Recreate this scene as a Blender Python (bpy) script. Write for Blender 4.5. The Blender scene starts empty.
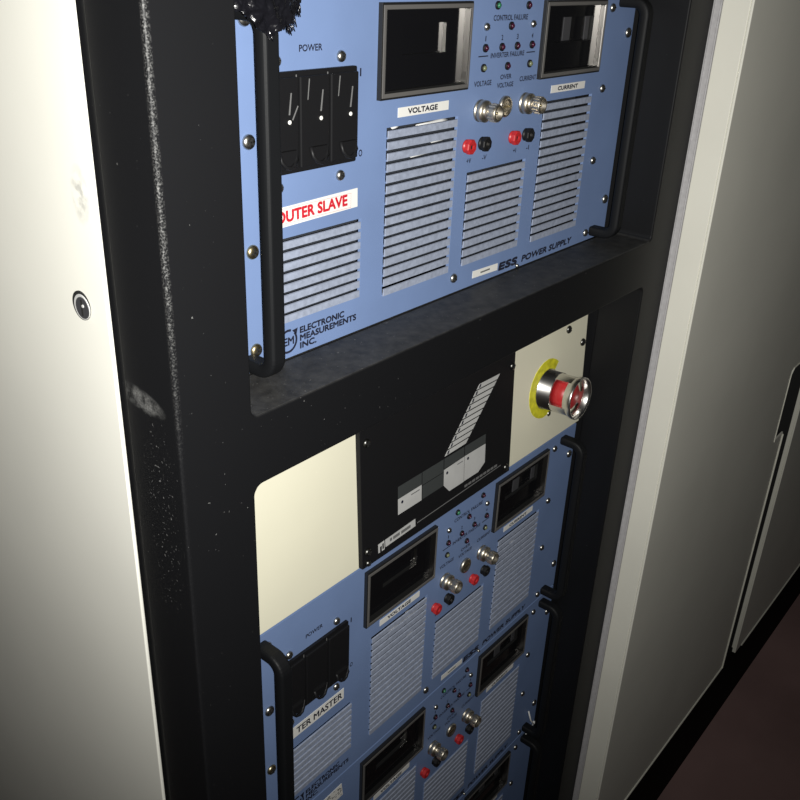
import bpy, bmesh, math, random
from mathutils import Vector, Matrix
random.seed(7)
C = bpy.context.scene.collection
S = 0.001                                            # the scene is written in millimetres

# ------------------------------------------------------------------ materials
def mat(name, col, rough=0.5, metal=0.0, spec=0.5, nscale=0, namt=0.0, bump=0.0, bscale=400, coat=0.0):
    m = bpy.data.materials.new(name); m.use_nodes = True
    nt = m.node_tree; b = nt.nodes['Principled BSDF']
    b.inputs['Base Color'].default_value = (*col, 1)
    b.inputs['Roughness'].default_value = rough
    b.inputs['Metallic'].default_value = metal
    b.inputs['Specular IOR Level'].default_value = spec
    b.inputs['Coat Weight'].default_value = coat
    tc = nt.nodes.new('ShaderNodeTexCoord')
    if nscale:
        n = nt.nodes.new('ShaderNodeTexNoise'); n.inputs['Scale'].default_value = nscale; n.inputs['Detail'].default_value = 6
        nt.links.new(tc.outputs['Object'], n.inputs['Vector'])
        r = nt.nodes.new('ShaderNodeMapRange')
        r.inputs[1].default_value = 0.3; r.inputs[2].default_value = 0.7
        r.inputs[3].default_value = 1 - namt; r.inputs[4].default_value = 1 + namt
        nt.links.new(n.outputs['Fac'], r.inputs[0])
        mx = nt.nodes.new('ShaderNodeMix'); mx.data_type = 'RGBA'; mx.blend_type = 'MULTIPLY'
        mx.inputs[0].default_value = 1; mx.inputs[6].default_value = (*col, 1)
        nt.links.new(r.outputs[0], mx.inputs[7]); nt.links.new(mx.outputs[2], b.inputs['Base Color'])
    if bump:
        n2 = nt.nodes.new('ShaderNodeTexNoise'); n2.inputs['Scale'].default_value = bscale; n2.inputs['Detail'].default_value = 3
        nt.links.new(tc.outputs['Object'], n2.inputs['Vector'])
        bp = nt.nodes.new('ShaderNodeBump'); bp.inputs['Strength'].default_value = bump; bp.inputs['Distance'].default_value = 0.0004
        nt.links.new(n2.outputs['Fac'], bp.inputs['Height']); nt.links.new(bp.outputs[0], b.inputs['Normal'])
    return m

M = {}
M['blue']   = mat('blue_enamel', (0.170, 0.246, 0.440), 0.5, spec=0.3, nscale=18, namt=0.05)
M['blade']  = mat('dusty_vent_metal', (0.305, 0.342, 0.435), 0.6, 0.0, spec=0.3, nscale=300, namt=0.14)
M['cream']  = mat('cream_enamel', (0.83, 0.80, 0.63), 0.5, spec=0.35, nscale=9, namt=0.03)
M['white']  = mat('off_white_enamel', (0.86, 0.85, 0.775), 0.55, spec=0.3, nscale=7, namt=0.03, bump=0.06, bscale=500)
M['door']   = mat('pale_grey_door_enamel', (0.86, 0.845, 0.75), 0.5, spec=0.3, nscale=6, namt=0.05, bump=0.05, bscale=500)
M['black']  = mat('black_plastic', (0.008, 0.008, 0.009), 0.5, spec=0.3)
M['handle'] = mat('black_handle_paint', (0.006, 0.0065, 0.0075), 0.55, spec=0.22, bump=0.10, bscale=900)
M['bezel']  = mat('bezel_black', (0.012, 0.012, 0.012), 0.4)
M['bezelm'] = mat('bezel_metal', (0.42, 0.40, 0.375), 0.30, 1.0)
M['trim']   = mat('bezel_grey_trim', (0.115, 0.11, 0.105), 0.4, spec=0.5)
M['bscrew'] = mat('blackened_screw', (0.16, 0.16, 0.15), 0.35, 1.0)
M['window'] = mat('smoked_window', (0.006, 0.006, 0.007), 0.12, spec=0.35)
M['digit']  = mat('unlit_digit_grey', (0.05, 0.05, 0.055), 0.5)
M['chrome'] = mat('nickel', (0.60, 0.55, 0.46), 0.40, 1.0)
M['polish'] = mat('polished_chrome', (0.78, 0.76, 0.73), 0.27, 1.0)
M['screw']  = mat('zinc_screw', (0.55, 0.53, 0.48), 0.32, 1.0)
M['brass']  = mat('yellowed_screw', (0.50, 0.42, 0.25), 0.35, 1.0)
M['slot']   = mat('dark_recess', (0.01, 0.01, 0.01), 0.8)
M['chassis']= mat('chassis_dark', (0.030, 0.035, 0.045), 0.7)
M['wire']   = mat('white_insulation', (0.8, 0.8, 0.78), 0.4)
M['red']    = mat('red_plastic', (0.46, 0.022, 0.025), 0.4)
M['redled'] = mat('dark_red_lens', (0.045, 0.006, 0.02), 0.2)
M['grnled'] = mat('green_lens', (0.03, 0.16, 0.08), 0.2)
M['ylwled'] = mat('grey_green_lens', (0.16, 0.18, 0.10), 0.25)
M['ink']    = mat('black_ink', (0.012, 0.014, 0.03), 0.6)
M['redink'] = mat('red_ink', (0.55, 0.015, 0.03), 0.6)
M['greyink']= mat('grey_ink', (0.16, 0.16, 0.16), 0.6)
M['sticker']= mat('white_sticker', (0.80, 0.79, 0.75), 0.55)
M['pinkline']= mat('pink_ink', (0.75, 0.35, 0.35), 0.6)
M['yellow'] = mat('yellow_paint', (0.68, 0.64, 0.03), 0.5, nscale=150, namt=0.25)
M['alarmgrey'] = mat('dark_grey_print', (0.045, 0.05, 0.05), 0.6)
M['silver'] = mat('silver_print', (0.52, 0.52, 0.51), 0.5, spec=0.3, nscale=60, namt=0.06)
M['alarm']  = mat('black_alarm_panel', (0.007, 0.007, 0.008), 0.6, spec=0.25)
M['rubber'] = mat('grey_foam', (0.50, 0.49, 0.50), 0.85, spec=0.2, nscale=200, namt=0.08)
M['tape']   = mat('glossy_black_tape', (0.006, 0.006, 0.008), 0.22, spec=0.6, bump=0.6, bscale=500)
M['plinth'] = mat('black_plinth', (0.008, 0.008, 0.008), 0.8, spec=0.1)
M['wall']   = mat('grey_wall_paint', (0.45, 0.45, 0.43), 0.8, nscale=3, namt=0.04)
M['floor']  = mat('dark_red_brown_floor', (0.40, 0.255, 0.24), 0.85, spec=0.2, nscale=5, namt=0.15)

def worn_black():
    """Black powder paint: speckled chips, scuffs and a rubbed corner."""
    m = mat('worn_black_paint', (0.0060, 0.0062, 0.0072), 0.52, spec=0.27)
    nt = m.node_tree; b = nt.nodes['Principled BSDF']; N = nt.nodes.new; L = nt.links.new
    tc = [n for n in nt.nodes if n.type == 'TEX_COORD'][0]
    sep = N('ShaderNodeSeparateXYZ'); L(tc.outputs['Object'], sep.inputs[0])
    def math_(op, a, bb=None, c=None):
        n = N('ShaderNodeMath'); n.operation = op
        for i, v in enumerate((a, bb, c)):
            if v is None: continue
            if isinstance(v, (int, float)): n.inputs[i].default_value = v
            else: L(v, n.inputs[i])
        return n.outputs[0]
    def rng(v, a, bb, c=0.0, d=1.0):
        n = N('ShaderNodeMapRange'); L(v, n.inputs[0])
        for i, q in enumerate((a, bb, c, d)): n.inputs[i + 1].default_value = q
        return n.outputs[0]
    def noise(scale, detail=4, vec=None, rough=0.6):
        n = N('ShaderNodeTexNoise'); n.inputs['Scale'].default_value = scale; n.inputs['Detail'].default_value = detail
        n.inputs['Roughness'].default_value = rough
        L(vec or tc.outputs['Object'], n.inputs['Vector']); return n.outputs['Fac']
    X, Y, Z0 = sep.outputs; Z = math_('ADD', Z0, -1.12)
    # rubbed left front corner at x=-90, y=-47
    dx = math_('ABSOLUTE', math_('ADD', X, 0.0890)); dy = math_('ABSOLUTE', math_('ADD', Y, 0.0460))
    dist = math_('SQRT', math_('ADD', math_('MULTIPLY', dx, dx), math_('MULTIPLY', dy, dy)))
    fine = noise(900, 3); mid = noise(120, 4); big = noise(14, 3)
    edge = math_('MULTIPLY', rng(dist, 0.0026, 0.0003), rng(fine, 0.47, 0.72))
    edge = math_('MULTIPLY', edge, rng(Z, -0.01, 0.10, 0.03, 1.0))
    # scuff on the side face
    def blob(y0, z0, ry, rz, slope=0.0):
        yy = math_('MULTIPLY', math_('ADD', Y, -y0), 1 / ry)
        zz = math_('MULTIPLY', math_('ADD', math_('ADD', Z, -z0), math_('MULTIPLY', math_('ADD', Y, -y0), slope)), 1 / rz)
        r2 = math_('ADD', math_('MULTIPLY', yy, yy), math_('MULTIPLY', zz, zz))
        return rng(r2, 1.0, 0.2)
    onside = rng(X, -0.0885, -0.0895)
    scuff = math_('MULTIPLY', math_('MULTIPLY', blob(-0.014, 0.0205, 0.024, 0.0075, -0.12), rng(mid, 0.40, 0.62)), onside)
    scuff = math_('MULTIPLY', scuff, rng(fine, 0.35, 0.6, 0.35, 1.0))
    # chipped specks low on the corner and on the shelf lip
    speck = math_('MULTIPLY', rng(noise(420, 2), 0.735, 0.775), rng(big, 0.46, 0.62))
    # a few long scratches: stretched noise
    mp = N('ShaderNodeMapping'); mp.inputs['Scale'].default_value = (500, 500, 16); L(tc.outputs['Object'], mp.inputs[0])
    scr = math_('MULTIPLY', rng(noise(1.0, 2, mp.outputs[0]), 0.70, 0.74), rng(noise(11, 2), 0.46, 0.56))
    scr = math_('MULTIPLY', math_('MULTIPLY', scr, onside), rng(Z, 0.03, -0.02))
    low = math_('MULTIPLY', math_('MULTIPLY', rng(noise(520, 2), 0.66, 0.70), blob(-0.026, -0.055, 0.016, 0.085)), onside)
    scr = math_('MAXIMUM', scr, low)
    wear = math_('MAXIMUM', math_('MULTIPLY', edge, 0.55), math_('MULTIPLY', scuff, 0.42))
    wear = math_('MAXIMUM', wear, math_('MULTIPLY', speck, 0.55))
    wear = math_('MAXIMUM', wear, math_('MULTIPLY', scr, 0.40))
    mx = N('ShaderNodeMix'); mx.data_type = 'RGBA'
    mx.inputs[6].default_value = (0.0060, 0.0062, 0.0072, 1); mx.inputs[7].default_value = (0.36, 0.36, 0.35, 1)
    L(wear, mx.inputs[0])
    # dust lying on upward faces of the ledge
    geo = N('ShaderNodeNewGeometry'); sg = N('ShaderNodeSeparateXYZ'); L(geo.outputs['True Normal'], sg.inputs[0])
    up = math_('MULTIPLY', rng(sg.outputs[2], 0.6, 0.95), math_('MAXIMUM', rng(mid, 0.3, 0.75, 0.30, 0.9), math_('MULTIPLY', rng(noise(330, 2), 0.70, 0.74), 4.0)))
    mx2 = N('ShaderNodeMix'); mx2.data_type = 'RGBA'; L(math_('MULTIPLY', up, 0.5), mx2.inputs[0]); mx2.clamp_factor = True
    L(mx.outputs[2], mx2.inputs[6]); mx2.inputs[7].default_value = (0.105, 0.103, 0.098, 1)
    L(mx2.outputs[2], b.inputs['Base Color'])
    return m
M['frame'] = worn_black()

def stained_white():
    m = M['white']; nt = m.node_tree; N = nt.nodes.new; L = nt.links.new
    b = nt.nodes['Principled BSDF']; src = b.inputs['Base Color'].links[0].from_socket
    tc = [n for n in nt.nodes if n.type == 'TEX_COORD'][0]
    sep = N('ShaderNodeSeparateXYZ'); L(tc.outputs['Object'], sep.inputs[0])
    def ma(op, a, c):
        n = N('ShaderNodeMath'); n.operation = op
        for i, v in enumerate((a, c)):
            if isinstance(v, (int, float)): n.inputs[i].default_value = v
            else: L(v, n.inputs[i])
        return n.outputs[0]
    yy = ma('MULTIPLY', ma('ADD', sep.outputs[1], -0.018), 1 / 0.0085)
    zz = ma('MULTIPLY', ma('ADD', sep.outputs[2], -1.2495), 1 / 0.017)
    r = N('ShaderNodeMapRange'); r.inputs[1].default_value = 1.0; r.inputs[2].default_value = 0.1
    L(ma('ADD', ma('MULTIPLY', yy, yy), ma('MULTIPLY', zz, zz)), r.inputs[0])
    n = N('ShaderNodeTexNoise'); n.inputs['Scale'].default_value = 160; n.inputs['Detail'].default_value = 5
    L(tc.outputs['Object'], n.inputs['Vector'])
    r2 = N('ShaderNodeMapRange'); r2.inputs[1].default_value = 0.42; r2.inputs[2].default_value = 0.6; L(n.outputs['Fac'], r2.inputs[0])
    mx = N('ShaderNodeMix'); mx.data_type = 'RGBA'
    L(ma('MULTIPLY', ma('MULTIPLY', r.outputs[0], r2.outputs[0]), 0.6), mx.inputs[0])
    L(src, mx.inputs[6]); mx.inputs[7].default_value = (0.35, 0.35, 0.33, 1)
    L(mx.outputs[2], b.inputs['Base Color'])
stained_white()

# ------------------------------------------------------------------ mesh helpers (all lengths in mm)
class MB:
    def __init__(s): s.bm = bmesh.new(); s.mats = []; s.mi = 0
    def use(s, m):
        if m not in s.mats: s.mats.append(m)
        s.mi = s.mats.index(m); return s
    def face(s, vs, smooth=False):
        try: f = s.bm.faces.new(vs)
        except ValueError: return None
        f.material_index = s.mi; f.smooth = smooth; return f
    def v(s, x, y, z): return s.bm.verts.new((x * S, y * S, z * S))
    def box(s, x0, x1, y0, y1, z0, z1):
        v = [s.v(x, y, z) for x in (x0, x1) for y in (y0, y1) for z in (z0, z1)]
        for q in ((0, 1, 3, 2), (4, 6, 7, 5), (0, 4, 5, 1), (2, 3, 7, 6), (0, 2, 6, 4), (1, 5, 7, 3)): s.face([v[i] for i in q])
        return s
    def prism(s, pts, y0, y1):                        # polygon in x,z pushed along y
        a = [s.v(x, y0, z) for x, z in pts]; b = [s.v(x, y1, z) for x, z in pts]; n = len(pts)
        s.face(a); s.face(b[::-1])
        for i in range(n): s.face([a[i], b[i], b[(i + 1) % n], a[(i + 1) % n]])
        return s
    def lathe(s, cx, cz, prof, n=24, smooth=True, a0=0.0, cap=True, axis='y', cy=0):   # prof: list of (radius, y)
        rings = []
        for r, y in prof:
            ring = []
            for i in range(n):
                t = a0 + 2 * math.pi * i / n
                if axis == 'y': ring.append(s.v(cx + r * math.cos(t), y, cz + r * math.sin(t)))
                else: ring.append(s.v(y, cy + r * math.cos(t), cz + r * math.sin(t)))
            rings.append(ring)
        for a, b in zip(rings, rings[1:]):
            for i in range(n): s.face([a[i], a[(i + 1) % n], b[(i + 1) % n], b[i]], smooth)
        if cap:
            s.face(rings[0][::-1]); s.face(rings[-1])
        return s
    def sweep(s, pts, sec, smooth=True, closed=False):    # pts: list of Vectors; sec(i) -> list of Vectors offsets
        rings = []
        for i, p in enumerate(pts): rings.append([s.v(*(p + o)) for o in sec(i)])
        n = len(rings[0])
        for a, b in zip(rings, rings[1:]):
            for i in range(n): s.face([a[i], a[(i + 1) % n], b[(i + 1) % n], b[i]], smooth)
        s.face(rings[0][::-1]); s.face(rings[-1]); return s
    def tube(s, pts, r, n=10):
        pts = [Vector(p) for p in pts]
        def sec(i):
            t = (pts[min(i + 1, len(pts) - 1)] - pts[max(i - 1, 0)]).normalized()
            u = t.cross(Vector((0.31, 0.2, 0.93))).normalized(); w = t.cross(u)
            return [u * (r * math.cos(2 * math.pi * k / n)) + w * (r * math.sin(2 * math.pi * k / n)) for k in range(n)]
        return s.sweep(pts, sec)
    def holed(s, xs0, xs1, zs0, zs1, holes, y0, y1):   # flat sheet with rectangular holes
        xs = sorted({xs0, xs1, *[h[0] for h in holes], *[h[1] for h in holes]})
        zs = sorted({zs0, zs1, *[h[2] for h in holes], *[h[3] for h in holes]})
        solid = {}
        for i in range(len(xs) - 1):
            for j in range(len(zs) - 1):
                cx, cz = (xs[i] + xs[i + 1]) / 2, (zs[j] + zs[j + 1]) / 2
                solid[i, j] = not any(h[0] < cx < h[1] and h[2] < cz < h[3] for h in holes)
        V = {}
        def g(i, j, k):
            if (i, j, k) not in V: V[i, j, k] = s.v(xs[i], (y0, y1)[k], zs[j])
            return V[i, j, k]
        for (i, j), ok in solid.items():
            if not ok: continue
            s.face([g(i, j, 0), g(i + 1, j, 0), g(i + 1, j + 1, 0), g(i, j + 1, 0)])
            s.face([g(i, j + 1, 1), g(i + 1, j + 1, 1), g(i + 1, j, 1), g(i, j, 1)])
            for di, dj, a, b in ((-1, 0, (i, j + 1), (i, j)), (1, 0, (i + 1, j), (i + 1, j + 1)), (0, -1, (i, j), (i + 1, j)), (0, 1, (i + 1, j + 1), (i, j + 1))):
                if not solid.get((i + di, j + dj), False):
                    s.face([g(*a, 0), g(*a, 1), g(*b, 1), g(*b, 0)])
        return s
    def done(s, name, parent=None, bevel=0, segs=2, angle=35):
        bmesh.ops.recalc_face_normals(s.bm, faces=s.bm.faces[:])
        me = bpy.data.meshes.new(name); s.bm.to_mesh(me); s.bm.free()
        for m in s.mats: me.materials.append(M[m])
        o = bpy.data.objects.new(name, me); C.objects.link(o)
        if parent: o.parent = parent
        if bevel:
            b = o.modifiers.new('bevel', 'BEVEL'); b.width = bevel * S; b.segments = segs
            b.limit_method = 'ANGLE'; b.angle_limit = math.radians(angle); b.harden_normals = False
        return o

def mb(m): return MB().use(m)

def thing(name, label, cat, loc=(0, 0, 0), rot=(0, 0, 0), group=None):
    o = bpy.data.objects.new(name, None); C.objects.link(o)
    o.empty_display_size = 0.05
    o.location = [q * S for q in loc]; o.rotation_euler = rot
    return tag(o, label, cat, group)
def tag(o, label, cat, group=None):
    o['label'] = label; o['category'] = cat
    if group: o['group'] = group
    return o

def lettering(name, body, x0, x1, z0, z1, m, y=-0.15, parent=None, bold=0.010, slant=0.0, tilt=0.0):
    """Printed letters filling the box x0..x1, z0..z1 on a face that looks towards -y."""
    cu = bpy.data.curves.new(name, 'FONT'); cu.body = body; cu.size = 1; cu.resolution_u = 3
    cu.space_line = 0.95
    t = bpy.data.objects.new(name, cu); C.objects.link(t)
    bpy.context.view_layer.update()
    me = bpy.data.meshes.new_from_object(t.evaluated_get(bpy.context.evaluated_depsgraph_get()))
    bpy.data.objects.remove(t); bpy.data.curves.remove(cu)
    xs = [v.co.x for v in me.vertices]; ys = [v.co.y for v in me.vertices]
    ax, bx, ay, by = min(xs), max(xs), min(ys), max(ys)
    cx, cz = (x0 + x1) / 2, (z0 + z1) / 2
    for v in me.vertices:
        px = x0 + (v.co.x - ax) / (bx - ax) * (x1 - x0); pz = z0 + (v.co.y - ay) / max(by - ay, 1e-6) * (z1 - z0)
        px += slant * (pz - z0)
        qx, qz = px - cx, pz - cz
        v.co = ((cx + qx * math.cos(tilt) - qz * math.sin(tilt)) * S, y * S, (cz + qx * math.sin(tilt) + qz * math.cos(tilt)) * S)
    if bold:
        bm = bmesh.new()
        for k in range(6):
            a = k * math.pi / 3; n0 = len(bm.verts)
            bm.from_mesh(me); bm.verts.ensure_lookup_table()
            for v in bm.verts[n0:]: v.co.x += math.cos(a) * bold * 14 * S; v.co.z += math.sin(a) * bold * 14 * S; v.co.y -= k * 1e-6
        bm.to_mesh(me); bm.free()
    me.materials.clear(); me.materials.append(M[m]); me.name = name
    o = bpy.data.objects.new(name, me); C.objects.link(o)
    if parent: o.parent = parent
    return o

def screw(x, z, r=4.2, parent=None, m='screw', y=0.0, rot=None, name='screw', h=2.6):
    b = mb(m); b.lathe(x, z, [(r, y), (r, y - h * .35), (r * .86, y - h * .75), (r * .55, y - h), (r * .1, y - h * 1.06)], 16)
    b.use('slot'); a = random.uniform(0, 1.5) if rot is None else rot
    for q in (a, a + math.pi / 2):
        c, s_ = math.cos(q), math.sin(q); l, w = r * .58, r * .13
        pts = [(x + c * l - s_ * w, z + s_ * l + c * w), (x - c * l - s_ * w, z - s_ * l + c * w), (x - c * l + s_ * w, z - s_ * l - c * w), (x + c * l + s_ * w, z + s_ * l - c * w)]
        b.prism(pts, y - h * 1.14, y - h * .7)
    return b.done(name, parent)

def rot_rect(x0, x1, z0, z1, a):
    cx, cz = (x0 + x1) / 2, (z0 + z1) / 2
    return [(cx + (x - cx) * math.cos(a) - (z - cz) * math.sin(a), cz + (x - cx) * math.sin(a) + (z - cz) * math.cos(a)) for x, z in ((x0, z0), (x1, z0), (x1, z1), (x0, z1))]

def rrect(x0, x1, z0, z1, r, n=6):
    pts = []
    for cx, cz, a in ((x1 - r, z1 - r, 0), (x0 + r, z1 - r, 90), (x0 + r, z0 + r, 180), (x1 - r, z0 + r, 270)):
        for k in range(n + 1):
            t = math.radians(a + 90 * k / n); pts.append((cx + r * math.cos(t), cz + r * math.sin(t)))
    return pts

# ------------------------------------------------------------------ floor
FZ = -1120
wb = mb('wall').box(-4000, 6000, 1500, 1600, FZ, 1700).done('wall_back'); wb['kind'] = 'structure'
fl = mb('floor').box(-4000, 6000, -4000, 4000, FZ - 60, FZ).done('floor'); fl['kind'] = 'structure'

# ------------------------------------------------------------------ the rack
YF = -47                                             # front plane of the black frame; the panels sit at y = 0
rack = thing('equipment_rack', 'tall equipment rack with worn black front frame and off-white side panel', 'rack', (0, 0, FZ))
def rz(z): return z - FZ
def frame_mesh():
    b = mb('frame'); bm = b.bm
    loops = [[(-90, rz(-1010)), (548, rz(-1010)), (548, rz(960)), (-90, rz(960))],
             rrect(-37, 495, rz(0), rz(690), 5), rrect(-37, 495, rz(-912), rz(-48), 7)]
    es = []
    for lp in loops:
        vs = [b.v(x, YF, z) for x, z in lp]
        es += [bm.edges.new((vs[i], vs[(i + 1) % len(vs)])) for i in range(len(vs))]
    bmesh.ops.triangle_fill(bm, use_beauty=True, use_dissolve=True, edges=es)
    ex = bmesh.ops.extrude_face_region(bm, geom=bm.faces[:])
    for v in ex['geom']:
        if isinstance(v, bmesh.types.BMVert): v.co.y += (0 - YF - 0.0) * S
    return b
fr = frame_mesh().done('front_frame', rack, bevel=2.6, segs=3)
fr['label'] = 'chipped black front frame with two openings'
for x0, x1 in ((-90, -12), (471, 548)):
    mb('frame').box(x0 + 1, x1, 14, 44, rz(-1000), rz(955)).done('mounting_rail', rack)
mb('frame').box(-89, 547, 14, 60, rz(-46), rz(-10)).done('cross_rail', rack)
mb('frame').box(-88, -46, -1, 16, rz(-1005), rz(955)).done('corner_post', rack)
mb('frame').box(500, 547, -1, 16, rz(-1005), rz(955)).done('corner_post', rack)
sh = mb('chassis')
sh.box(544, 548, 16, 880, rz(-1010), rz(960)); sh.box(-88, 548, 876, 880, rz(-1010), rz(960))
sh.box(-90, 548, 0, 880, rz(960), rz(964)); sh.box(-88, 544, 44, 880, rz(-1010), rz(-1004))
sh.done('cabinet_shell', rack)
mb('plinth').box(-86, 544, -40, 870, 0, rz(-1010)).done('plinth', rack)
sp = mb('white').box(-92.5, -90, 5, 880, rz(-1008), rz(960)).done('side_panel', rack, bevel=0.7, segs=2)
sp['label'] = 'off-white painted steel side panel'
lk = mb('slot')                                      # quarter-turn fastener; flush offset discs paint the light and shade of a recess
lk.lathe(0, rz(65.4), [(8.6, -93.0), (8.6, -93.5), (7.9, -93.7)], 28, axis='x', cy=28.6)
lk = lk.done('panel_lock', sp.parent)
lk['label'] = 'round quarter-turn lock on the side panel'
cr = mb('silver').lathe(0, rz(65.0), [(7.5, -93.4), (7.5, -94.0), (7.2, -94.2)], 24, axis='x', cy=27.4)
cr.use('digit').lathe(0, rz(64.8), [(6.4, -94.1), (6.3, -94.5)], 24, axis='x', cy=26.3)
cr.use('slot').box(-94.8, -94.4, 25.4, 27.0, rz(60.2), rz(69.6))
cr.use('silver').lathe(0, rz(66.2), [(1.1, -94.4), (.8, -95.0)], 12, axis='x', cy=25.2); cr.done('lock_core', lk)  # last silver dot is a painted glint

# ------------------------------------------------------------------ power supply
UX0, UX1, UH = -28, 482.6, 227.8
VENTS = [(133.5, 216, 142.2, 16, 7.6), (232, 317, 97.8, 10, 7.6), (337, 420, 142.2, 16, 7.6), (22, 109.5, 84.2, 8, 7.15)]
METERS = [(120.8, 218.8, 163.2, 220.3), (320.3, 418.8, 163.2, 220.0)]

def make_handle(x, parent):
    """Flat bar bent into a U: two legs out of the panel and one upright."""
    w, t, zb, zt, yo, r = 6.2, 4.7, 9.5, 218.5, -25.5, 11
    path = [Vector((x, 0, zb))]
    for k in range(9):
        a = math.pi / 2 * k / 8
        path.append(Vector((x, yo + r - r * math.sin(a), zb + r - r * math.cos(a))))
    for k in range(9):
        a = math.pi / 2 * k / 8
        path.append(Vector((x, yo + r - r * math.cos(a), zt - r + r * math.sin(a))))
    path.append(Vector((x, 0, zt)))
    def sec(i):
        d = (path[min(i + 1, len(path) - 1)] - path[max(i - 1, 0)]).normalized()
        n = Vector((0, -d.z, d.y))
        out = []
        for qx, qn in ((w, t * .45), (w * .8, t), (-w * .8, t), (-w, t * .45), (-w, -t * .45), (-w * .8, -t), (w * .8, -t), (w, -t * .45)):
            out.append(Vector((qx, 0, 0)) + n * qn)
        return out
    b = mb('handle'); b.sweep(path, sec, smooth=False)
    return b.done('handle', parent, bevel=1.6, segs=3, angle=25)

def make_meter(x0, x1, z0, z1, parent, readout):
    """Square meter: thin black flange, grey trim frame, shallow metal-lined recess, smoked window."""
    x0 += 1.8; x1 += 1.8; z0 -= .7; z1 -= .7
    fw = 3.2
    b = mb('bezel').holed(x0 - .5, x1 + .6, z0 - 1.4, z1 + 1.4, [(x0 + fw, x1 - fw + .6, z0 + fw, z1 - fw)], -3.6, 3.0)
    b.use('trim').holed(x0 + .3, x1, z0, z1, [(x0 + fw - .4, x1 - fw + 1.4, z0 + fw - .4, z1 - fw + .4)], -4.3, -3.6)
    b.use('bezelm').box(x1 - fw - .2, x1 - fw + .8, -4.2, 1.4, z0 + fw - .3, z1 - fw + .3)
    b.use('bezel').box(x0 + fw, x0 + fw + .6, -4.0, 1.4, z0 + fw, z1 - fw)
    me = b.done('panel_meter', parent, bevel=.45, segs=2)
    dx0, dx1, dz0, dz1 = readout['win']
    w = mb('window').holed(x0 + fw, x1 - fw, z0 + fw, z1 - fw, [(dx0, dx1, dz0, dz1)], 1.0, 2.0)
    w.use('bezel').box(x0 + fw + .6, x1 - fw - .7, -3, 1.0, z0 + fw, z0 + fw + .8)
    w.done('meter_window', me)
    d = mb('window').box(dx0 - 1, dx1 + 1, 5.2, 6.2, dz0 - 1, dz1 + 1)
    d.use('bezel').box(dx0 - 1, dx0, 2.0, 5.2, dz0 - 1, dz1 + 1).box(dx0, dx1, 2.0, 5.2, dz0 - 1, dz0).box(dx0, dx1, 2.0, 5.2, dz1, dz1 + 1)
    d.use(readout['side']).box(dx1, dx1 + 1, 2.0, 5.2, dz0 - 1, dz1 + 1)
    d.done('display', me)
    for a, c in readout['bars']:
        mb('digit').box(a, c, 4.4, 5.2, dz0 + .6, dz1 - .6).done('digit_segment', me)  # grey bars paint reflections seen in the meter window
    return me

def make_lamp(x, z, lens, parent, r=3.0):
    b = mb('black').lathe(x, z, [(r, 0), (r, -1.3), (r * .7, -1.6), (r * .66, -.8)], 18)
    o = b.done('indicator_lamp', parent)
    mb(lens).lathe(x, z, [(r * .66, -.5), (r * .64, -2.0), (r * .45, -2.9), (r * .12, -3.2)], 16).done('lens', o)
    return o

def make_connector(x, z, parent):
    b = mb('chrome')
    prof = [(8.4, 0), (8.4, -1.2), (7.6, -1.6), (7.6, -2.2), (8.2, -2.6), (8.2, -6.4), (7.0, -7.2), (5.2, -7.6), (5.2, -10.4), (6.4, -11), (6.4, -17.5), (5.9, -18.2), (4.6, -18.2), (4.4, -12)]
    b.lathe(x, z, prof, 28)
    for k in range(14):                              # knurling on the front collar
        a = 2 * math.pi * k / 14
        cx, cz = x + 6.4 * math.cos(a), z + 6.4 * math.sin(a)
        b.box(cx - .45, cx + .45, -17, -11.4, cz - .45, cz + .45)
    o = b.done('coaxial_connector', parent)
    i = mb('slot').lathe(x, z, [(4.3, -12.2), (4.3, -12.4)], 18); i.use('brass').lathe(x, z, [(1.1, -12.4), (1.1, -16.5), (.5, -17)], 10)
    i.done('centre_pin', o)
    return o

def make_jack(x, z, m, parent):
    x += 3.2; z -= 1.2
    b = mb(m)
    b.lathe(x, z, [(5.2, 0), (5.2, -1.2), (4.4, -1.5), (4.4, -2.4)], 20)
    b.lathe(x, z, [(5.4, -2.4), (6.0, -3.0), (6.0, -5.4), (5.2, -6.2), (2.6, -6.2), (2.5, -4)], 8, smooth=False, a0=.3)
    o = b.done('test_jack', parent)
    mb('slot' if m == 'red' else 'screw').lathe(x, z, [(2.3, -3.8), (2.3, -4.4)], 14).done('socket', o)
    o['label'] = ('red' if m == 'red' else 'black') + ' test jack'
    return o

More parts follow.
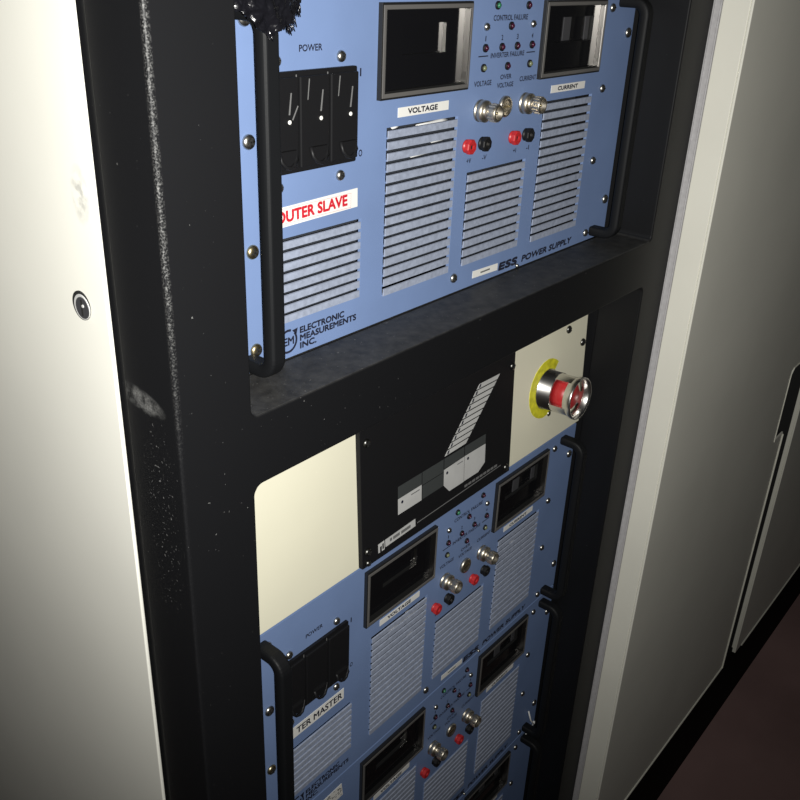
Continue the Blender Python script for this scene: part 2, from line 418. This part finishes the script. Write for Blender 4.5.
def make_breaker(parent):
    x0, x1, z0, z1 = 19.0, 99.6, 125.0, 184.6
    o = mb('black').prism(rrect(x0, x1, z0, z1, 1.2), -2.6, 2).done('breaker_bank', parent)
    w = (x1 - x0) / 3
    for k in range(3):
        a = x0 + k * w
        b = mb('black').box(a + 1.0, a + w - 1.0, -5.2, -2.6, z0 + 3, z1 - 3)
        s_ = b.done('breaker_switch', o, bevel=.7)
        # toggle thrown down: a curved lip standing out of the body
        c = a + w * .56; l = mb('black')
        path = [Vector((c - 7, 0, 140)), Vector((c - 6.4, 0, 134.5)), Vector((c - 3.4, 0, 131)), Vector((c, 0, 130)), Vector((c + 3.4, 0, 131)), Vector((c + 6.4, 0, 134.5)), Vector((c + 7, 0, 140))]
        for p in path: p.y = -6.6 - (140 - p.z) * .25
        l.tube([p[:] for p in path], 1.3, 8)
        l.prism([(c - 6.5, 140), (c - 5, 133.5), (c, 131), (c + 5, 133.5), (c + 6.5, 140)], -8.2, -5.2)
        l.done('toggle', s_)
        mb('sticker').lathe(a + w * .68, 156.3, [(1.35, -5.2), (1.35, -5.8), (.8, -6.1)], 12).done('pin', s_)  # white dot paints a glint on the breaker face
        g = mb('greyink').prism([(a + w * .66, 160.5), (a + w * .70, 160.5), (a + w * .76, 173), (a + w * .73, 173)], -5.45, -5.15)
        if k == 0: g.prism([(a + w * .76, 157.5), (a + w * .79, 157.2), (a + w * 1.07 - 3, 165), (a + w * 1.05 - 3, 165.4)], -5.45, -5.15)
        if k == 2: pass
        g.prism([(a + w * .30, 180), (a + w * .325, 180), (a + w * .27, 168), (a + w * .25, 168)], -5.42, -5.15)
        g.done('scratch', s_)
    for k in (1, 2):
        a = x0 + k * w
        mb('greyink').box(a - .35, a + .35, -2.75, -2.55, z0 + 9 + (k == 2) * 4, z1 - 2).done('seam', o)
    return o

def make_supply(z):
    u = thing('power_supply', '-', 'power supply', (0, 0, z), group='blue power supplies in the rack')
    holes = []
    for x0, x1, top, n, p in VENTS:
        for k in range(n): holes.append((x0, x1, top - k * p - p + 1.2, top - k * p))
    for a, b_, c, d in METERS: holes.append((a + 3, b_ + .4, c + 1.5, d - 2.5))
    mb('blue').holed(UX0, UX1, 1.0, UH, holes, 0, 3).done('front_panel', u)
    for x0, x1, top, n, p in VENTS:
        b = mb('blade')
        for k in range(n):
            t = top - k * p; g = 1.95
            pts = [(-.2, t - g), (-1.3, t - g - .25), (-1.3, t - p + .35), (-.2, t - p)]
            v0 = [b.v(x0 + .8, y, q) for y, q in pts]; v1 = [b.v(x1 - 2.2, y, q) for y, q in pts]
            b.face(v0); b.face(v1[::-1])
            for i in range(4): b.face([v0[i], v1[i], v1[(i + 1) % 4], v0[(i + 1) % 4]])
        b.done('louver_vent', u)
    ch = mb('chassis')
    ch.box(-8, -5, 46, 480, 6, 222).box(462, 465, 46, 480, 6, 222).box(-5, 462, 46, 480, 6, 9).box(-5, 462, 46, 480, 219, 222).box(-5, 462, 477, 480, 9, 219)
    ch.box(-5, 462, 40, 46, 6, 222)
    ch.done('chassis', u)
    for pts, r in (([(178, 9, 137.2), (190, 8, 138), (206, 9, 138.6), (214, 9, 138.6)], 1.6), ([(196, 9, 125.6), (206, 8, 126), (214, 9, 126.4)], 2.0), ([(172, 9, 118.0), (185, 8, 118.6), (200, 8, 119.2), (212, 9, 119.6)], 2.2), ([(150, 9, 140), (156, 9, 140.2)], 1.6),
                   ([(200, 9, 95.6), (208, 9, 96)], 1.8), ([(178, 9, 50), (190, 9, 50.6)], 1.6), ([(195, 9, 42), (202, 9, 42.6)], 1.4), ([(380, 9, 112), (387, 9, 112)], 1.8), ([(241, 9, 50), (244, 9, 50.4)], 1.5), ([(45, 9, 61), (50, 9, 61)], 1.6)):
        mb('wire').tube(pts, r, 8).done('internal_wire', u)
    make_handle(2.0, u); make_handle(454.2, u)
    mV = make_meter(*METERS[0], u, dict(win=(148.5, 197.5, 188, 207.5), side='bezelm', bars=[]))
    mI = make_meter(*METERS[1], u, dict(win=(344, 408, 188, 207.5), side='bezel', bars=[(364, 375.5), (400, 406.5)]))
    # printed legends
    P = dict(parent=u)
    lettering('legend_lettering', 'POWER', 51, 70.5, 194.8, 198.6, 'ink', **P)
    lettering('legend_lettering', 'I', 105.2, 106.3, 177.6, 182.4, 'ink', **P)
    lettering('legend_lettering', 'O', 105.2, 108.6, 126.6, 131, 'ink', **P)
    lettering('legend_lettering', 'CONTROL FAILURE', 252.6, 299.5, 207, 210.8, 'ink', **P)
    for n, x in zip('1234', (244.2, 266.2, 287.4, 308.9)):
        lettering('legend_lettering', n, x - (.4 if n == '1' else 1.0), x + (.5 if n == '1' else 1.1), 193.2, 196.8, 'ink', **P)
    lettering('legend_lettering', 'INVERTER FAILURE', 252.5, 299, 180.8, 184.3, 'ink', **P)
    for a in (236.5, 302.5): mb('ink').box(a, a + 12.4, -.2, 0, 182.3, 183.1).done('legend_line', u)
    lettering('legend_lettering', 'VOLTAGE', 233.4, 256, 161.5, 165.2, 'ink', **P)
    lettering('legend_lettering', 'OVER', 268, 283.5, 164.6, 168, 'ink', **P)
    lettering('legend_lettering', 'VOLTAGE', 264.4, 287, 158.4, 161.9, 'ink', **P)
    lettering('legend_lettering', 'CURRENT', 296, 320.5, 161.3, 164.9, 'ink', **P)
    for t, x in (('+V', 230.5), ('-V', 251.5), ('+I', 296), ('-I', 316)):
        lettering('legend_lettering', t, x, x + (5.8 if 'V' in t else 4.2), 105, 108.6, 'ink', **P)
    lettering('maker_lettering', 'ELECTRONIC', 48.9, 92.4, 15.9, 20.2, 'ink', bold=.024, **P)
    lettering('maker_lettering', 'MEASUREMENTS', 48.9, 105.2, 10.2, 14.5, 'ink', bold=.024, **P)
    lettering('maker_lettering', 'INC.', 48.9, 64.3, 4.6, 8.9, 'ink', bold=.024, **P)
    lg = mb('ink')                                   # round arrow emblem
    for a0, a1 in ((205, 400), (70, 165)):
        pa = [math.radians(a0 + (a1 - a0) * k / 14) for k in range(15)]
        cx, cz, r1, r2 = 37.6, 12.9, 8.6, 7.0
        for p, q in zip(pa, pa[1:]):
            lg.prism([(cx + r1 * math.cos(p), cz + r1 * math.sin(p)), (cx + r1 * math.cos(q), cz + r1 * math.sin(q)), (cx + r2 * math.cos(q), cz + r2 * math.sin(q)), (cx + r2 * math.cos(p), cz + r2 * math.sin(p))], -.2, 0)
    lg.prism([(41.4, 19.8), (46.6, 20.6), (45.4, 16.2)], -.2, 0)
    lg.done('maker_emblem', u)
    lettering('maker_lettering', 'EM', 33.6, 42.8, 10.2, 15.6, 'ink', bold=.02, **P)
    lettering('model_lettering', 'ESS', 290.3, 318.2, 4.8, 11.0, 'ink', bold=.055, slant=.22, **P)
    lettering('model_lettering', 'POWER SUPPLY', 327, 414, 4.8, 10.2, 'ink', bold=.035, slant=.22, **P)
    # stick-on labels
    def sticker(pts, y=-.3):
        return mb('sticker').prism(pts, y, 0).done('label_sticker', u)
    s1 = sticker(rot_rect(144.8, 202.6, 148.0, 154.5, .004)); lettering('lettering', 'VOLTAGE', 155.5, 189, 149.6, 153.1, 'ink', y=-.45, parent=s1, bold=.02)
    s2 = sticker(rot_rect(346.7, 404, 148.2, 154.4, 0)); lettering('lettering', 'CURRENT', 357.5, 391, 149.8, 152.9, 'ink', y=-.45, parent=s2, bold=.02)
    s3 = sticker(rot_rect(250.6, 288.0, 6.4, 12.6, -.03))
    mb('greyink').box(262, 276, -.42, -.28, 8.9, 10.3).done('faded_print', s3)
    # indicators
    for x, z_, l in ((256.3, 217.6, 'grnled'), (299, 217.2, 'redled'), (276.8, 203, 'redled'), (244.2, 188.4, 'redled'), (266.2, 188.3, 'redled'), (287.4, 188.3, 'redled'), (308.9, 188.3, 'redled'), (243.6, 174.4, 'ylwled'), (276.1, 174.1, 'redled'), (308, 174.1, 'ylwled')):
        make_lamp(x, z_, l, u)
    make_connector(243.2, 143.6, u); make_connector(306.2, 143.8, u)
    nb = mb('chrome').lathe(276.6, 143.8, [(8.3, 0), (8.3, -2.0), (7.6, -3.0), (5.6, -3.2), (5.2, -2.4), (4.4, -2.4)], 24)
    nb.use('brass').box(271.8, 281.4, -3.0, -2.0, 143.0, 144.6)
    nb.done('adjuster_lock', u)
    make_jack(225.5, 119.8, 'red', u); make_jack(246.3, 119.5, 'black', u); make_jack(289.2, 119.4, 'red', u); make_jack(309.6, 119.3, 'black', u)
    make_breaker(u)
    # fasteners
    for z_ in (15.5, 81.2, 147.5, 214.2): screw(8.8, z_, 4.6, u, 'brass' if z_ < 100 else 'screw')
    for x, z_ in ((473.6, 191.8), (473.6, 37.4), (-19, 191.8), (-19, 37.4)): screw(x, z_, 4.6, u, 'screw', name='mounting_screw')
    for x, z_ in ((437.3, 145.4), (437.3, 80.2), (437.2, 213.4), (441.5, 9.2)): screw(x, z_, 3.8, u)
    for x, z_ in ((87, 190.6), (87, 117), (31.7, 190.6), (31.7, 117)): screw(x, z_, 3.6, u)
    for x, z_ in ((243.6, 203.2), (307.7, 203.6)): screw(x, z_, 2.9, u)
    screw(223, 13.8, 4.0, u); screw(318.4, 3.2, 1.8, u)
    return u

PITCH = 228.75
Z2 = -447.9
u1 = make_supply(0.0)
def copy_tree(o, parent=None):
    c = o.copy(); C.objects.link(c)
    if parent: c.parent = parent
    for ch in list(o.children): copy_tree(ch, c)
    return c
supplies = [u1]
def tree(o):
    for ch in list(o.children): yield from tree(ch); yield ch
for z in (Z2, Z2 - PITCH, Z2 - 2 * PITCH):
    c = copy_tree(u1); c.location = (0, 0, z * S); supplies.append(c)
for u in supplies[1:]:                               # painted glints and scratches belong to the upper unit only
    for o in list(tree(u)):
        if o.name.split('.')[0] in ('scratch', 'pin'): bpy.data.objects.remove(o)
for u, t in zip(supplies, (
    'blue power supply unit in the upper opening, red-lettered white sticker beside left handle',
    'blue power supply unit directly under the cream plate, with a worn grey-lettered sticker',
    'blue power supply unit third from the top, between the sticker unit and the lowest one',
    'dark blue power supply unit lowest in the rack, only its top right corner showing')):
    u['label'] = t
st = mb('sticker').prism(rot_rect(22, 104.6, 92.2, 105.0, .022), -.3, 0).done('label_sticker', u1); st['label'] = 'white sticker with red capital letters'
lettering('lettering', 'OUTER SLAVE', 29, 94, 95.2, 102.2, 'redink', y=-.5, parent=st, bold=.035, tilt=.022)
bd = mb('pinkline'); 
for a in ((24, 98, 93.6, 93.9), (24, 98, 103.2, 103.5), (97.7, 98, 93.6, 103.5)): bd.prism(rot_rect(*a, .0), -.4, -.3)
bd.done('printed_border', st)
st = mb('sticker').prism(rot_rect(24, 97.4, 95.6, 107.8, .0), -.3, 0).done('label_sticker', supplies[1]); st['label'] = 'greyed sticker with dark capital letters'
lettering('lettering', 'OU', 25, 34, 98.4, 105.2, 'greyink', y=-.5, parent=st, bold=.02)
lettering('lettering', 'TER MASTER', 38.6, 94.8, 98.4, 105.2, 'ink', y=-.5, parent=st, bold=.02)

st = mb('sticker').prism([(64, 215), (96, 216.5), (98, 200), (66, 198)], -.3, 0); st.use('greyink')
for k in range(60):
    x, z = random.uniform(66, 95), random.uniform(201, 214); st.prism(rot_rect(x, x + random.uniform(.8, 2.2), z, z + random.uniform(.6, 1.6), .1), -.42, -.3)
st = st.done('label_sticker', supplies[2]); st['label'] = 'worn mottled grey sticker'

# a loose white tie hanging at the third unit's right edge
tie = mb('wire').tube([(458.5, -2, -413.8 + 0), (460, -6, -428), (468, -7, -440), (463, -5, -447), (456.5, -2.5, -455)], 1.0, 8)
tie.tube([(468, -7, -440), (470, -6, -437)], 1.6, 8)
for v in tie.bm.verts: v.co.z += -228.75 * S
tag(tie.done('cable_tie'), 'thin white cable tie hooked by the lower right handle', 'cable tie')

# ------------------------------------------------------------------ plates behind the openings
A = -0.052; PZ = -219.2
plate = thing('filler_plate', 'cream metal filler plate across the rack between the blue units', 'panel', (0, 0, PZ), (A, 0, 0))
mb('cream').box(-28, 487.5, 0, 2.2, 0.8, 134).done('plate', plate, bevel=.4)
for x, s_ in ((479.5, 98.5), (446.5, 122.3), (-20, 98.5), (-20, 30), (479.5, 24)): screw(x, s_, 4.3, plate, 'bscrew')
mb('black').box(-28, 487, 0, 3, 229.5, 690).done('cover_plate')
tag(bpy.data.objects['cover_plate'], 'plain black cover plate above the upper blue power supply', 'panel')

al = thing('alarm_panel', 'black alarm panel with silver printed diagram on the cream plate', 'alarm panel', (0, 0, PZ), (A, 0, 0))
mb('alarm').box(114, 337, -5, -.2, 2.0, 133).done('face_plate', al, bevel=.5)
def pr_(name, m, pts, y=-5.2): return mb(m).prism(pts, y, -5).done(name, al)
pr_('grey_field', 'alarmgrey', [(160.6, 49.6), (160.6, 61.6), (291.2, 61.6), (291.2, 51.4), (225.5, 51.4), (225.5, 34.2), (193.6, 34.2), (193.6, 49.6)])
for x in (193.4, 225.2, 256.8): mb('alarm').box(x - .4, x + .4, -5.35, -5, 34.2 if x < 200 else 51.5, 61.6).done('field_divider', al)
mb('alarm').box(193.6, 225.2, -5.35, -5, 48.2, 48.7).done('field_divider', al)
f1 = pr_('printed_field', 'silver', [(160.6, 33.9), (193.0, 33.9), (193.0, 49.4), (160.6, 49.4)])
f2 = pr_('printed_field', 'silver', [(225.6, 34.0), (234.4, 24.4), (257.0, 24.4), (257.0, 51.2), (225.6, 50.2)])
f3 = pr_('printed_field', 'silver', [(257.8, 24.7), (280.6, 24.7), (291.4, 31.0), (291.4, 51.0), (257.8, 51.4)])
for f_, x, z in ((f1, 166, 44.6), (f2, 230.4, 45.4), (f3, 262.8, 47)):
    mb('ink').lathe(x, z, [(1.5, -5.2), (1.5, -5.4)], 12).done('dot', f_)
mb('greyink').box(178, 190, -5.35, -5.2, 45.6, 46.6).done('fine_print', f1)
mb('greyink').box(246, 254.5, -5.35, -5.2, 47.2, 48).done('fine_print', f2)
# slanting ladder of ten printed rows
nrow = 10
for k in range(nrow):
    def pt(side, t):
        a, b_ = (((226, 63.7), (278.3, 119.0)) if side == 0 else ((258.5, 64.2), (312, 118.6)))
        return (a[0] + (b_[0] - a[0]) * t, a[1] + (b_[1] - a[1]) * t)
    t0, t1 = k / nrow + .004, (k + 1) / nrow - .018
    r_ = pr_('printed_row', 'silver', [pt(0, t0), pt(1, t0), pt(1, t1), pt(0, t1)])
    q = pt(0, (t0 + t1) / 2)
    mb('ink').prism([(q[0] + 1.2, q[1] - 1.5), (q[0] + 3.6, q[1] - 1.5), (q[0] + 5.2, q[1] + 1.5), (q[0] + 2.8, q[1] + 1.5)], -5.35, -5.2).done('row_mark', r_)
ls = pr_('name_strip', 'silver', [(143.5, 9.8), (184.6, 11.0), (184.3, 18.6), (143.2, 17.2)])
lettering('lettering', 'ALARM PANEL', 148.5, 180.5, 12.4, 15.9, 'greyink', y=-5.35, parent=ls, tilt=.03) if False else None
for k, (a, w_) in enumerate(((149, 3), (153.5, 9), (164.5, 13))):
    mb('greyink').prism(rot_rect(a, a + w_, 12.6 + k * .12, 15.6 + k * .12, .03), -5.35, -5.2).done('worn_print', ls)
em = pr_('square_emblem', 'silver', [(134.2, 8.2), (142.2, 8.4), (142.0, 17.4), (134.0, 17.0)])
mb('alarm').prism([(136.2, 8.2), (138.2, 8.2), (138.2, 14.0), (136.2, 13.6)], -5.4, -5.2).prism([(139.4, 10), (141, 10), (140.8, 15.6), (139.2, 15.2)], -5.4, -5.2).done('emblem_mark', em)
pr_('bottom_line', 'greyink', [(187, 12.6), (320, 15.0), (320, 15.8), (187, 13.4)])
lettering('lettering', 'SUPERVISORY UNIT', 258, 312, 16.8, 20.0, 'greyink', y=-5.2, parent=al) if False else None
for k in range(9): mb('greyink').box(259 + k * 6.2, 263.6 + k * 6.2, -5.25, -5, 17.2, 19.6).done('worn_print', al)
for x, z in ((121.2, 119.5), (120.4, 16.8), (329, 9.5), (331.5, 118.7)): screw(x, z, 3.8, al, 'bscrew', y=-5)
screw(120.3, 5.8, 3.0, al, 'bscrew', y=-5)

# ------------------------------------------------------------------ emergency stop
es = thing('emergency_stop', 'red emergency stop button in a chrome shroud on the cream plate', 'button', (408, 0, PZ), (A, 0, 0))
# local: centre x=0, height 65
cz = 67.6
ring = mb('yellow'); pa = [math.radians(48 + (292 - 48) * k / 40) for k in range(41)]
def rr(k, base): return base + random.uniform(-.5, .5) * (1.8 if k in (0, 40) else .6)
out = [(rr(k, 32.4) * math.cos(a), cz + rr(k, 32.4) * math.sin(a)) for k, a in enumerate(pa)]
inn = [(19.5 * math.cos(a), cz + 19.5 * math.sin(a)) for a in pa]
v0 = [ring.v(x, -.5, z) for x, z in out]; v1 = [ring.v(x, -.5, z) for x, z in inn]
w0 = [ring.v(x, 0, z) for x, z in out]; w1 = [ring.v(x, 0, z) for x, z in inn]
for k in range(40):
    ring.face([v0[k], v0[k + 1], v1[k + 1], v1[k]]); ring.face([v0[k], w0[k], w0[k + 1], v0[k + 1]]); ring.face([v1[k], v1[k + 1], w1[k + 1], w1[k]])
ring.face([v0[0], v1[0], w1[0], w0[0]]); ring.face([v0[-1], w0[-1], w1[-1], v1[-1]])
ring.done('yellow_ring', es)['label'] = 'hand-painted yellow ring'
sb = mb('polish').lathe(0, cz, [(22, 0), (22, -2), (20.8, -2.6), (20.8, -16), (19.6, -16.4), (17.6, -16.4), (17.6, -1)], 48)
# three posts join the base to the front ring
for a0 in (78, 198, 318):
    pts = []
    for a in range(a0, a0 + 41, 8): pts.append((20.8 * math.cos(math.radians(a)), cz + 20.8 * math.sin(math.radians(a))))
    for a in range(a0 + 40, a0 - 1, -8): pts.append((18 * math.cos(math.radians(a)), cz + 18 * math.sin(math.radians(a))))
    sb.prism(pts, -34, -15.5)
# flared front ring
prof = [(20.2, -31), (20.8, -34), (22.6, -39.5), (22.2, -41), (21.0, -41), (19.8, -38), (18.2, -34), (18.2, -31)]
sb.lathe(0, cz, prof + [prof[0]], 48, cap=False)
sh_ = sb.done('shroud', es); sh_['label'] = 'polished chrome guard ring'
mb('red').lathe(0, cz, [(9, -1), (9, -14), (16.6, -15), (17, -25), (15.6, -30), (12, -32.6), (1, -33.4)], 36).done('push_button', es)['label'] = 'red mushroom button'
mb('screw').lathe(9, cz - 32, [(3.2, 0), (3.0, -1.2), (1.5, -2)], 14).done('screw', es)

# ------------------------------------------------------------------ torn black tape on the upper left handle
from mathutils import noise as mnoise
def torn():
    b = mb('tape'); nu, nv = 90, 44; rnd = random.Random(3)
    edge = [(-34.6, 222.0), (-29.2, 220.6), (-20.6, 217.7), (-14.8, 212.4), (-8.9, 207.9), (-4.6, 209.2), (0.0, 211.0), (6.5, 213.2), (13.1, 215.0), (16.6, 220.8), (22.6, 223.7), (25.6, 227.0)]
    def low(x):
        for (xa, za), (xb, zb) in zip(edge, edge[1:]):
            if xa <= x <= xb: return za + (zb - za) * (x - xa) / (xb - xa)
        return edge[-1][1]
    grid = []
    for i in range(nu):
        s_ = i / (nu - 1); x = edge[0][0] + (edge[-1][0] - edge[0][0]) * s_
        lo = low(x) + rnd.uniform(-.7, .7) + 1.4 * mnoise.noise((x * .5, 3, 0))
        row = []
        for j in range(nv):
            t = (j / (nv - 1)) ** 1.3
            z = lo + (231 + 9 * math.sin(math.pi * s_) + 4 * mnoise.noise((x * .16, 7, 1)) - lo) * t
            y = -36.5 - 3.5 * math.sin(min(1, s_ * 1.15) * math.pi) + max(0, s_ - .72) * 30
            p = Vector((x * .11, z * .11, 1.7))
            y += 3.2 * mnoise.noise(p) + 1.6 * mnoise.noise(p * 2.7) + .9 * abs(mnoise.noise(p * 6)) 
            dx = 1.2 * mnoise.noise(p * 2 + Vector((9, 2, 4)))
            row.append(b.v(x + dx, y, z))
        grid.append(row)
    for i in range(nu - 1):
        for j in range(nv - 1): b.face([grid[i][j], grid[i + 1][j], grid[i + 1][j + 1], grid[i][j + 1]], True)
    for k in range(10):                              # frayed threads along the torn edge
        i = rnd.randint(40, nu - 6); c = grid[i][1].co / S
        b.tube([(c.x, c.y, c.z + 1), (c.x + rnd.uniform(-.5, 1), c.y - .3, c.z - 2), (c.x + rnd.uniform(0, 1.6), c.y - .4, c.z - rnd.uniform(3, 5.5))], .3, 5)
    o = b.done('torn_tape')
    sol = o.modifiers.new('thickness', 'SOLIDIFY'); sol.thickness = .0008
    return o
tag(torn(), 'crumpled torn black tape hanging over the top of the left handle', 'tape')

# ------------------------------------------------------------------ neighbouring cabinets
def cabinet(x0, x1, zb, label, handle=True, depth=-84, back=-54.5):
    c = thing('storage_cabinet', label, 'cabinet', (x0, 0, FZ), group='grey cabinets beside the rack')
    W = x1 - x0; b0 = zb - FZ; top = 960 - FZ
    mb('white').box(6, W + 30, -28, 880, b0 - 4, top).done('body', c)
    mb('plinth').box(8 if handle else 0, W + (73 if handle else 60), depth + 6, 860, 0, b0 - 4).done('plinth', c)
    g = mb('rubber').box(0.5, 30, back + .5, -28, b0 + 4, top)
    for y in (-51, -45.5, -40, -34): g.box(-.6, .6, y - 1.6, y + 1.2, b0 + 4, top)
    g = g.done('gasket', c); g['label'] = ('grey' if handle else 'black') + ' ribbed foam gasket'
    if not handle: g.data.materials[0] = M['slot']  # black colour stands in for the shade in the gap between doors
    holes = [(W - 42, W + 1, -428 - FZ, -304 - FZ)] if handle else []
    d = MB().use('door')
    d.holed(0, W, b0, top, holes, depth, depth + 3)
    d.box(0, 2.5, depth + 3, back, b0, top).box(2.5, W - 2.5, depth + 3, -56, b0, b0 + 2.5)
    for q0, q1 in (((b0, -430 - FZ), (-302 - FZ, top)) if handle else ((b0, top),)): d.box(W - 2.5, W, depth + 3, -56, q0, q1)
    d = d.done('door', c, bevel=.9, segs=2)
    e = mb('door').box(W - 2.6, W - .6, depth - 2.2, depth + 1, b0, top) if not handle else mb('door').box(W - 2.6, W - .6, depth - 2.2, depth + 1, b0, -431 - FZ)
    e.done('edge_lip', d); mb('door').box(6 if handle else 30, W - 2.6, depth - 2.0, depth + 1, b0 + .5, b0 + 3).done('edge_lip', d)
    if handle:
        h = mb('slot').box(W - 42, W, depth + 22, depth + 24, -428 - FZ, -304 - FZ)
        h.box(W - 43, W - 42, depth + 3, depth + 24, -428 - FZ, -304 - FZ)
        h.box(W - 42, W, depth + 3, depth + 24, -304 - FZ, -303 - FZ).box(W - 42, W, depth + 3, depth + 24, -429 - FZ, -428 - FZ)
        h = h.done('recessed_handle', d); h['label'] = 'black recessed finger pull'
        t = mb('door').box(W - 43.4, W - 42, depth - 1.2, depth + 2, -430 - FZ, -311 - FZ)
        t.prism([(W - 43.2, -311 - FZ), (W - 42, -311 - FZ), (W - 33, -302.6 - FZ), (W, -302.6 - FZ), (W, -301.4 - FZ), (W - 34, -301.4 - FZ)], depth - 1.2, depth + 2)
        t.done('handle_rim', h)
    return c
cabinet(550, 1063, -935, 'pale grey cabinet standing directly against the right side of the black rack')
cabinet(1137, 1690, -950, 'pale grey cabinet farther right, beyond the narrow gap and finger pull', handle=False, back=-75)

# ------------------------------------------------------------------ camera, flash, world
R = [[0.639007093150873, -0.7682681353886651, 0.0378682855272674], [-0.3209991063167859, -0.31108291150197553, -0.8945317187855268], [0.6990203921533162, 0.5594564275401506, -0.44539757187904927]]
CP = Vector((-347.9516, -407.0022, 248.9258)) * S
right, down, fwd = (Vector(r) for r in R)
cam = bpy.data.cameras.new('camera'); co = bpy.data.objects.new('camera', cam); C.objects.link(co)
cam.sensor_width = 36; cam.lens = 36 * 896.1147 / 800; cam.clip_start = 0.01; cam.clip_end = 50
m3 = Matrix((right, -down, -fwd)).transposed()
co.matrix_world = Matrix.Translation(CP) @ m3.to_4x4()
bpy.context.scene.camera = co

fl = bpy.data.lights.new('phone_flash', 'SPOT'); fl.energy = 32; fl.spot_size = math.radians(97); fl.spot_blend = 1.0; fl.shadow_soft_size = 0.0035; fl.color = (1.0, 0.985, 0.94)
fo = bpy.data.objects.new('phone_flash', fl); C.objects.link(fo)
fo.location = CP + right * 0.012 + down * 0.004 - fwd * 0.002
aim = (fwd + right * (-50 / 896) + down * (-160 / 896)).normalized()
fo.rotation_euler = aim.to_track_quat('-Z', 'Y').to_euler()

w = bpy.data.worlds.new('dim_room'); bpy.context.scene.world = w; w.use_nodes = True
w.node_tree.nodes['Background'].inputs[0].default_value = (0.9, 0.95, 1.0, 1)
w.node_tree.nodes['Background'].inputs[1].default_value = 0.012

vs = bpy.context.scene.view_settings
vs.view_transform = 'Standard'; vs.look = 'None'; vs.gamma = 1; vs.use_curve_mapping = False; vs.exposure = 0.0
